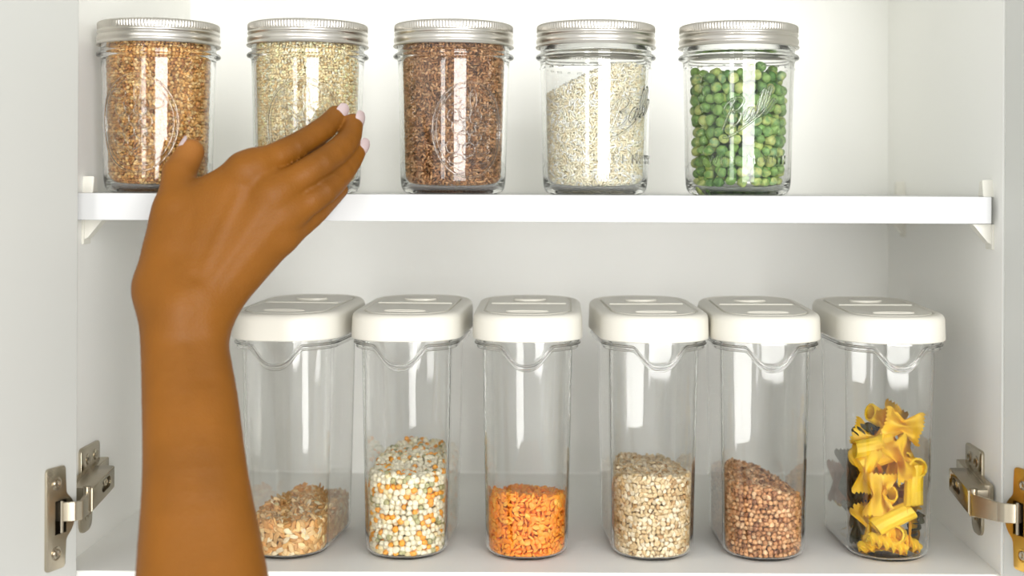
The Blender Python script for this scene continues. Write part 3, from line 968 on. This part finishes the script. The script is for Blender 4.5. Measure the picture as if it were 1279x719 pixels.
cfill(4, 'buckwheat_groats', 'groat', lambda x, y: zf - .2170 - .13 * x - .03 * y - .007 * np.clip(x / .03, 0, 1) ** 2 + wob(x, y, .001), .0022, .0038,
      [(214, 162, 112, 5), (196, 138, 88, 4), (232, 190, 144, 3), (156, 104, 66, 2)], (120, 80, 46), 'brown buckwheat sloping down to the right in the fifth container', 'grain', .3)

# ------------------------------------------------------------------ pasta
def farfalle():
    nu, nw = 17, 19
    bm = bmesh.new(); g = []
    for i in range(nu):
        u = -1 + 2 * i / (nu - 1); rowv = []
        for j in range(nw):
            v = -1 + 2 * j / (nw - 1)
            a = abs(u)
            hgt = 0.0125 * (0.40 + 0.60 * min(1, a * 1.3) ** 1.1)
            x = u * 0.0155
            if i in (0, nu - 1): x += (0.0009 if j % 2 else -0.0009) * (1 if u > 0 else -1)
            zz = 0.0030 * math.cos(v * PI * 1.5) * max(0, 1 - a * 1.3) + 0.0022 * math.sin(v * 3) * a + 0.0010 * math.cos(v * 5) * a
            rowv.append(bm.verts.new((x, v * hgt, zz)))
        g.append(rowv)
    for i in range(nu - 1):
        for j in range(nw - 1):
            bm.faces.new((g[i][j], g[i + 1][j], g[i + 1][j + 1], g[i][j + 1]))
    r_ = bmesh.ops.solidify(bm, geom=bm.faces[:], thickness=0.0011)
    return bm
def rigatoni(L=0.030, R=0.0068):
    bm = bmesh.new(); n = 48; rings = []
    for z in (-.5, -.25, 0, .25, .5):
        rings.append([((R + (.00035 if k % 4 < 2 else 0)) * math.cos(2 * PI * k / n), (R + (.00035 if k % 4 < 2 else 0)) * math.sin(2 * PI * k / n) + 0.0012 * (1 - 4 * z * z), z * L + 0.0016 * math.cos(2 * PI * k / n) * (1 if z else 0)) for k in range(n)])
    for z in (.5, 0, -.5):
        rings.append([((R - .0013) * math.cos(2 * PI * k / n), (R - .0013) * math.sin(2 * PI * k / n) + 0.0012 * (1 - 4 * z * z), z * L + 0.0016 * math.cos(2 * PI * k / n) * (1 if z else 0)) for k in range(n)])
    loft(bm, rings, closed_loop=True)
    return bm
def fusilli(L=0.030):
    bm = bmesh.new(); n = 30; m = 44; rings = []
    for i in range(m):
        f = i / (m - 1); tw = f * 2 * PI * 1.9
        e = min(1, 6 * f, 6 * (1 - f)) * .35 + .65
        ring = []
        for k in range(n):
            a = 2 * PI * k / n
            r = (0.0016 + 0.0036 * (0.5 + 0.5 * math.cos(3 * a)) ** 1.6) * e
            ring.append((r * math.cos(a + tw), r * math.sin(a + tw), (f - .5) * L))
        rings.append(ring)
    loft(bm, rings)
    return bm
def pasta_mesh(bm, name, mat):
    bmesh.ops.recalc_face_normals(bm, faces=bm.faces[:])
    me = bpy.data.meshes.new(name); bm.to_mesh(me); bm.free(); me.shade_smooth(); me.set_sharp_from_angle(angle=math.radians(45)); me.materials.append(mat); return me
PM = {('bow', 'y'): pasta_mesh(farfalle(), 'bow_tie_pasta', M['pasta']), ('bow', 'd'): pasta_mesh(farfalle(), 'bow_tie_pasta', M['pastadark']),
      ('bow', 'r'): pasta_mesh(farfalle(), 'bow_tie_pasta', M['pastared']),
      ('tube', 'y'): pasta_mesh(rigatoni(), 'tube_pasta', M['pasta']), ('spiral', 'y'): pasta_mesh(fusilli(), 'spiral_pasta', M['pasta']),
      ('spiral', 'd'): pasta_mesh(fusilli(), 'spiral_pasta', M['pastadark']), ('spiral', 'r'): pasta_mesh(fusilli(), 'spiral_pasta', M['pastared'])}
NM = {'bow': 'bow_tie_pasta', 'tube': 'tube_pasta', 'spiral': 'spiral_pasta'}
def fit(o):
    """slide a piece until all of it is within the container"""
    a = math.radians(rot[5]); c0 = Vector(CL[5])
    for it in range(6):
        mw = Matrix.LocRotScale(o.location, o.rotation_euler, o.scale)
        Rz = Matrix.Rotation(-a, 3, 'Z')
        push = Vector((0, 0, 0))
        lo = hi = None
        for v in list(o.data.vertices)[::3]:
            p = Rz @ (mw @ v.co - c0)
            w, d, r = body_plan(max(.003, p.z), .0030)
            q = Vector((abs(p.x), abs(p.y))) - Vector((w / 2 - r, d / 2 - .003 - r))
            dist = Vector((max(q.x, 0), max(q.y, 0))).length - r if (q.x > 0 or q.y > 0) else -1
            if dist > 0:
                n = Vector((max(q.x, 0) * (1 if p.x > 0 else -1), max(q.y, 0) * (1 if p.y > 0 else -1), 0)).normalized() * dist
                if abs(n.x) > abs(push.x): push.x = n.x
                if abs(n.y) > abs(push.y): push.y = n.y
            if p.z < 0.003: push.z = max(push.z, 0.003 - p.z) if True else 0
        if push.length < 1e-5: break
        push.x, push.y = -push.x, -push.y
        o.location = Vector(o.location) + Matrix.Rotation(a, 3, 'Z') @ push
def pasta(kind, c, px, py, d, eul, label, group=None, s=1.0):
    o = link(NM[kind], PM[(kind, c)])
    o.location = P(px, py, d); o.rotation_euler = [math.radians(a) for a in eul]; o.scale = (s, s, s)
    fit(o)
    return tag(o, label, 'pasta', group)
# front layer, read off the photograph. Container inner front face is at a distance of about 0.976-0.98
BOWG, TUBG, SPIG = 'bow tie pasta in the rightmost container', 'tube pasta in the rightmost container', 'spiral pasta in the rightmost container'
pasta('bow', 'y', 1094, 618, .984, (90, 92, 8), 'upright yellow bow tie pasta at the centre front of the pasta container', BOWG)
pasta('bow', 'y', 1128, 572, .988, (80, 62, 20), 'large yellow bow tie pasta above the open tube end', BOWG)
pasta('bow', 'y', 1062, 588, .994, (78, 84, -42), 'yellow bow tie pasta standing on edge at the left of the heap', BOWG)
pasta('bow', 'y', 1142, 530, 1.000, (84, 12, 12), 'yellow bow tie pasta topping the heap at right', BOWG)
pasta('bow', 'y', 1113, 528, 1.020, (85, -60, 30), 'yellow bow tie pasta sticking straight up at the top', BOWG)
pasta('bow', 'y', 1089, 545, 1.008, (48, 24, 0), 'yellow bow tie pasta lying at the top left, under a dark piece', BOWG)
pasta('bow', 'y', 1128, 612, 1.006, (65, 5, 10), 'yellow bow tie pasta behind the centre one', BOWG)
pasta('bow', 'y', 1153, 650, .998, (90, 78, 58), 'yellow bow tie pasta against the right corner near the bottom', BOWG)
pasta('bow', 'y', 1073, 662, .996, (86, 70, -25), 'yellow bow tie pasta low at the left corner', BOWG)
pasta('bow', 'y', 1130, 702, .994, (30, 8, 5), 'yellow bow tie pasta flat on the container bottom', BOWG)
pasta('bow', 'y', 1095, 702, .992, (20, 0, -12), 'yellow bow tie pasta flat on the bottom at left', BOWG)
pasta('bow', 'y', 1152, 560, 1.012, (80, 80, 40), 'yellow bow tie pasta against the right wall near the top', BOWG)
pasta('tube', 'y', 1116, 647, .986, (0, 66, 10), 'ridged yellow tube pasta slanting below the centre bow', TUBG)
pasta('tube', 'y', 1129, 672, .988, (72, 0, -22), 'yellow tube pasta with its open end facing out at the bottom', TUBG, .95)
pasta('tube', 'y', 1143, 605, .994, (-20, 8, 0), 'yellow tube pasta standing with its open end up at the right', TUBG, .95)
pasta('tube', 'y', 1139, 583, 1.004, (78, 0, 25), 'yellow tube pasta with its round opening facing forward at right', TUBG)
pasta('tube', 'y', 1082, 559, 1.004, (60, 0, 60), 'yellow tube pasta at the upper left of the heap', TUBG)
pasta('tube', 'y', 1102, 567, 1.000, (10, 68, 0), 'yellow tube pasta lying slanted near the top', TUBG)
pasta('spiral', 'y', 1110, 686, .988, (0, 110, 8), 'yellow spiral pasta low in the centre', SPIG, 1.05)
pasta('spiral', 'y', 1090, 694, .990, (0, 78, -5), 'yellow spiral pasta low at the left', SPIG, 1.05)
pasta('spiral', 'y', 1138, 692, .992, (0, 120, 5), 'yellow spiral pasta low at the right', SPIG)
pasta('spiral', 'd', 1090, 533, 1.012, (0, 80, 10), 'dark green spiral pasta on top of the heap', SPIG)
pasta('spiral', 'd', 1143, 678, 1.000, (0, 30, 0), 'dark green spiral pasta behind the open tube at the bottom right', SPIG)
pasta('spiral', 'r', 1110, 622, 1.012, (0, 60, 0), 'brown spiral pasta peeping out behind the centre bow', SPIG)
pasta('bow', 'd', 1050, 585, 1.030, (80, 80, -60), 'dark green bow tie pasta at the left wall, upper one', BOWG)
pasta('bow', 'd', 1062, 628, 1.018, (85, 75, -55), 'dark green bow tie pasta at the left wall, middle one', BOWG)
pasta('bow', 'd', 1060, 655, 1.012, (85, 80, -50), 'dark green bow tie pasta at the left wall, lowest one', BOWG)
pasta('bow', 'r', 1046, 600, 1.055, (85, 85, -70), 'brown bow tie pasta towards the back of the left wall', BOWG)
pasta('spiral', 'r', 1098, 668, 1.006, (0, 40, 0), 'reddish spiral pasta under the slanting tube', SPIG)
# deeper pieces, alike from here
kinds = [('bow', 'y'), ('tube', 'y'), ('spiral', 'y'), ('bow', 'd'), ('bow', 'y'), ('spiral', 'r')]
k = 0
rd = random.Random(11)
for layer in range(7):
    for j in range(7):
        kk = kinds[k % 6]; k += 1
        if j < 3: kk = (('bow', 'y'), ('bow', 'y'), ('tube', 'y'))[(layer + j) % 3]
        if layer > 3: kk = ('bow', 'y') if k % 2 else ('tube', 'y')
        zz = ZB + 0.012 + layer * 0.0138 + rd.uniform(-.002, .002)
        lx = rd.uniform(-.012, .012); ly = -0.034 + j * 0.0135 + rd.uniform(-.003, .003)
        if layer > 3 and j > 10 - 1.5 * layer: continue
        a = math.radians(rot[5])
        o = link(NM[kk[0]], PM[kk])
        o.location = (cx[5] + lx * math.cos(a) - ly * math.sin(a), CYC + lx * math.sin(a) + ly * math.cos(a), zz)
        o.rotation_euler = (rd.uniform(0, 6), rd.uniform(0, 6), rd.uniform(0, 6)); o.scale = (.9,) * 3
        fit(o)
        tag(o, '%s %s pasta deeper in the heap of the rightmost container' % ({'y': 'yellow', 'd': 'dark green', 'r': 'brown'}[kk[1]], {'bow': 'bow tie', 'tube': 'tube', 'spiral': 'spiral'}[kk[0]]),
            'pasta', 'deeper %s pasta pieces' % {'bow': 'bow tie', 'tube': 'tube', 'spiral': 'spiral'}[kk[0]])

# ------------------------------------------------------------------ the arm and hand: one continuous surface from a distance field
H_ = 0.0014
lo_, hi_ = np.array([-0.300, -0.240, -0.420]), np.array([-0.105, 0.035, 0.065])
gx, gy, gz = [np.arange(lo_[i], hi_[i], H_, dtype=np.float32) for i in range(3)]
GX, GY, GZ = gx[:, None, None], gy[None, :, None], gz[None, None, :]

def cone(a, b, ra, rb):
    """distance to a tapered capsule from a to b (x, y, depth triples of the photograph)"""
    a = np.array(P(*a), np.float32); b = np.array(P(*b), np.float32)
    d = b - a; L2 = float((d ** 2).sum())
    px, py, pz = GX - a[0], GY - a[1], GZ - a[2]
    h = np.clip((px * d[0] + py * d[1] + pz * d[2]) / L2, 0, 1)
    return np.sqrt((px - d[0] * h) ** 2 + (py - d[1] * h) ** 2 + (pz - d[2] * h) ** 2) - (ra + (rb - ra) * h)
def smin(a, b, k):
    h = np.maximum(k - np.abs(a - b), 0) / k
    return np.minimum(a, b) - h * h * k * 0.25
def chain(pts, rs, k=0.0008):
    f = None
    for i in range(len(pts) - 1):
        c = cone(pts[i], pts[i + 1], rs[i], rs[i + 1])
        f = c if f is None else smin(f, c, k)
    return f

def dense_chain(pts, rs, m=4):
    P4 = np.c_[np.array(pts, float), rs]
    out = []
    for i in range(len(P4) - 1):
        p0, p1, p2, p3 = P4[max(i - 1, 0)], P4[i], P4[i + 1], P4[min(i + 2, len(P4) - 1)]
        for q in range(m):
            u = q / m
            out.append(0.5 * (2 * p1 + (p2 - p0) * u + (2 * p0 - 5 * p1 + 4 * p2 - p3) * u * u + (3 * p1 - p0 - 3 * p2 + p3) * u ** 3))
    out.append(P4[-1])
    return chain([tuple(o[:3]) for o in out], [o[3] for o in out], 0.0003)

INDEX = [(309, 214, .900), (368, 186, .916), (404, 162, .935), (419, 145, .950)]
MIDDLE = [(341, 243, .900), (402, 205, .912), (433, 178, .935), (441, 155, .952)]
RING = [(355, 271, .904), (405, 240, .913), (433, 209, .934), (446, 188, .949)]
PINKY = [(357, 296, .906), (389, 272, .924), (410, 252, .940), (425, 238, .951)]
THUMB = [(219, 256, .905), (224, 218, .917), (238, 192, .927)]
f_i = dense_chain(INDEX, [.0105, .0093, .0082, .0068], 3)
f_m = dense_chain(MIDDLE, [.0108, .0096, .0083, .0069], 3)
f_r = dense_chain(RING, [.0104, .0090, .0079, .0066], 3)
f_p = dense_chain(PINKY, [.0092, .0078, .0068, .0056], 3)
f_t = chain(THUMB, [.0118, .0112, .0092], .0015)
palm = chain([(222, 372, .893), (309, 214, .901)], [.0150, .0112])
for a, b, ra, rb in (((238, 378, .893), (342, 244, .899), .0155, .0118), ((250, 388, .894), (352, 274, .903), .0150, .0118), ((255, 396, .896), (343, 303, .910), .0135, .0115),
                     ((200, 356, .897), (216, 268, .905), .0145, .0112), ((215, 345, .907), (232, 272, .914), .0150, .0120), ((214, 276, .908), (285, 226, .905), .0105, .0095),
                     ((265, 360, .912), (335, 300, .916), .0120, .0100), ((216, 335, .896), (262, 248, .903), .0140, .0105), ((212, 310, .900), (236, 256, .908), .0125, .0100)):
    palm = smin(palm, cone(a, b, ra, rb), 0.012)
# wrist and forearm: two bones' worth of width plus the muscle belly
arm = dense_chain([(212, 372, .894), (216, 425, .885), (222, 500, .870), (228, 600, .850), (228, 719, .828), (232, 900, .79), (236, 1040, .762)], [.0205, .0200, .0215, .0235, .0265, .032, .035])
arm = smin(arm, dense_chain([(248, 385, .894), (252, 430, .886), (262, 500, .872), (268, 600, .852), (282, 719, .830), (300, 900, .79), (306, 1040, .762)], [.0185, .0170, .0180, .0215, .0255, .032, .035]), .014)
arm = smin(arm, cone((226, 396, .882), (228, 388, .882), .0150, .0150), .012)
f = smin(palm, arm, 0.016)
fing = smin(smin(f_i, f_m, .0016), smin(f_r, f_p, .0016), .0016)
fing = smin(fing, f_t, .003)
f = smin(f, fing, 0.0075)
# extensor tendons over the back of the hand
for a, b, r in (((250, 352, .8806), (300, 242, .8898), .0017), ((262, 362, .8808), (328, 262, .8890), .0016), ((270, 372, .8832), (345, 282, .8925), .0013)):
    f = smin(f, cone(a, b, r, r * .8), 0.0050)
# knuckles
for c, r in ((INDEX[0], .0100), (MIDDLE[0], .0100), (RING[0], .0092)):
    q = (c[0] - 3, c[1] + 2, c[2] - .0006)
    f = smin(f, cone(q, (q[0] + 14, q[1] - 8, q[2] + .002), r, r * .9), 0.008)
for (A, B_) in ((INDEX, 1), (MIDDLE, 1), (RING, 1), (INDEX, 2), (MIDDLE, 2), (RING, 2)):
    c = A[B_]; r0 = {1: .0092, 2: .0080}[B_]
    a, b = np.array(A[B_ - 1][:2], float), np.array(A[min(B_ + 1, 3)][:2], float)
    t = (b - a) / np.linalg.norm(b - a); n = np.array([-t[1], t[0]])
    for k in (-4.0, 0.0, 4.0):
        m = np.array(c[:2]) + t * k
        g = cone((m[0] - n[0] * 10, m[1] - n[1] * 10, c[2] - r0 * .95), (m[0] + n[0] * 10, m[1] + n[1] * 10, c[2] - r0 * .95), .0007, .0007)
        f = np.maximum(f, 0.0004 - np.maximum(g, -1) ) if False else f + 0.0002 * np.exp(-(np.maximum(g, 0) / .0010) ** 2)
f = f + 0.0009 * np.exp(-(np.maximum(cone((236, 366, .8775), (246, 350, .8775), .001, .001), 0) / .004) ** 2)
f = f + 0.0012 * np.exp(-(np.maximum(cone((240, 384, .8700), (256, 470, .8560), .001, .001), 0) / .008) ** 2)
F_ = f
ins = F_ < 0
def surface_nets(Fv):
    nx, ny, nz = Fv.shape
    I = Fv < 0
    c = [I[dx:nx - 1 + dx, dy:ny - 1 + dy, dz:nz - 1 + dz] for dx in (0, 1) for dy in (0, 1) for dz in (0, 1)]
    s = sum(x.astype(np.int8) for x in c)
    mask = (s > 0) & (s < 8)
    idx = np.full(mask.shape, -1, np.int64); cells = np.argwhere(mask); idx[mask] = np.arange(len(cells))
    acc = np.zeros((len(cells), 3)); cntr = np.zeros(len(cells))
    corner = [(dx, dy, dz) for dx in (0, 1) for dy in (0, 1) for dz in (0, 1)]
    vals = [Fv[cells[:, 0] + k[0], cells[:, 1] + k[1], cells[:, 2] + k[2]] for k in corner]
    for i in range(8):
        for j in range(i + 1, 8):
            if sum(abs(corner[i][t] - corner[j][t]) for t in range(3)) != 1: continue
            a, b = vals[i], vals[j]; m = (a < 0) != (b < 0)
            t = np.where(m, a / np.where(a == b, 1, a - b), 0)[:, None]
            pnt = np.array(corner[i]) * (1 - t) + np.array(corner[j]) * t
            acc += pnt * m[:, None]; cntr += m
    V = cells + acc / cntr[:, None]
    Q = []
    for ax in range(3):
        sl0 = [slice(None)] * 3; sl1 = [slice(None)] * 3
        sl0[ax] = slice(0, -1); sl1[ax] = slice(1, None)
        A, B = I[tuple(sl0)], I[tuple(sl1)]
        e = np.argwhere(A != B)
        o1, o2 = [(1, 2), (2, 0), (0, 1)][ax]
        ok = (e[:, o1] > 0) & (e[:, o2] > 0) & (e[:, o1] < Fv.shape[o1] - 1) & (e[:, o2] < Fv.shape[o2] - 1)
        e = e[ok]
        flip = A[e[:, 0], e[:, 1], e[:, 2]]
        def g(d1, d2):
            q = e.copy(); q[:, o1] -= d1; q[:, o2] -= d2
            return idx[q[:, 0], q[:, 1], q[:, 2]]
        q = np.stack([g(1, 1), g(0, 1), g(0, 0), g(1, 0)], 1)
        q[~flip] = q[~flip][:, ::-1]
        Q.append(q)
    return V, np.vstack(Q)
V, Q = surface_nets(F_)
V = V * H_ + lo_
Q = Q[(Q >= 0).all(1)]
# skin tint: darker over the knuckles and in the creases, lighter at the tips and palm side
base = np.tile(np.array(lin((126, 77, 18))), (len(V), 1))
def near(c, r): return np.exp(-(((V - np.array(P(*c))) ** 2).sum(1)) / r ** 2)
dark = np.zeros(len(V))
for c, r, w in [(INDEX[1], .012, .35), (MIDDLE[1], .012, .35), (RING[1], .012, .35), (INDEX[2], .008, .2), (MIDDLE[2], .008, .2), (RING[2], .008, .2), ((240, 362, .879), .006, .30), (INDEX[0], .013, .14), (MIDDLE[0], .012, .14)]:
    dark += w * near(c, r)
lightm = near((238, 190, .925), .016) * .45 + near(INDEX[3], .010) * .15 + near(MIDDLE[3], .010) * .12
tint = base * (1 - np.clip(dark, 0, .6))[:, None]
tint = tint * (1 - lightm[:, None]) + np.array(lin((176, 118, 62))) * lightm[:, None]
me = mesh_np('person', V, Q, M['skin'], tint)
hand = link('person', me)
sm_ = hand.modifiers.new('smooth', 'CORRECTIVE_SMOOTH') if False else hand.modifiers.new('smooth', 'SMOOTH')
sm_.factor = 0.5; sm_.iterations = 3
tag(hand, 'bare brown forearm and right hand with lilac nails, reaching past the jars', 'person')

def nail(base_pt, tip_pt, r, up, width=0.0098, length=0.0135, ahead=0.30, lift=0.0006):
    """curved polished nail on the back of a finger end"""
    a, b = P(*base_pt), P(*tip_pt)
    t = (b - a).normalized(); up = Vector(up); n = (up - t * up.dot(t)).normalized(); s_ = t.cross(n)
    c = b + t * (ahead * r)
    bm = bmesh.new(); nu, nw = 12, 10; g = {}
    for layer in (0, 1):
        for i in range(nu + 1):
            u = -1 + 2 * i / nu
            for j in range(nw + 1):
                v = -1 + 2 * j / nw
                x = u; w_ = v * math.sqrt(max(0.0, 1 - abs(u) ** 3.2 * .93))
                ang = w_ * width / 2 / (r * .95)
                rr = r + lift - layer * 0.0008 - 0.0006 * u * u * (1 if u > 0 else .8) 
                p = c + t * (x * length / 2) + n * (math.cos(ang) * rr - 0.0 ) + s_ * (math.sin(ang) * rr)
                g[layer, i, j] = bm.verts.new(p)
    for i in range(nu):
        for j in range(nw):
            bm.faces.new((g[0, i, j], g[0, i + 1, j], g[0, i + 1, j + 1], g[0, i, j + 1]))
            bm.faces.new((g[1, i, j + 1], g[1, i + 1, j + 1], g[1, i + 1, j], g[1, i, j]))
    for i in range(nu):
        for j in (0, nw): bm.faces.new((g[0, i, j], g[1, i, j], g[1, i + 1, j], g[0, i + 1, j]))
    for j in range(nw):
        for i in (0, nu): bm.faces.new((g[0, i, j], g[0, i, j + 1], g[1, i, j + 1], g[1, i, j]))
    o = obj('fingernail', bm, M['nail'], hand, True, angle=60)
    o['label'] = 'nail painted pale lilac'
nail(INDEX[2], INDEX[3], .0066, (0.75, -1.0, 0.10), .0088, .0140)
nail(MIDDLE[2], MIDDLE[3], .0067, (0.95, -1.0, 0.0), .0088, .0140)
nail(RING[2], RING[3], .0064, (0.95, -1.0, 0.0), .0086, .0135)
nail(THUMB[1], THUMB[2], .0088, (-1.0, -0.35, 0.5), .0120, .0140, 0.15)
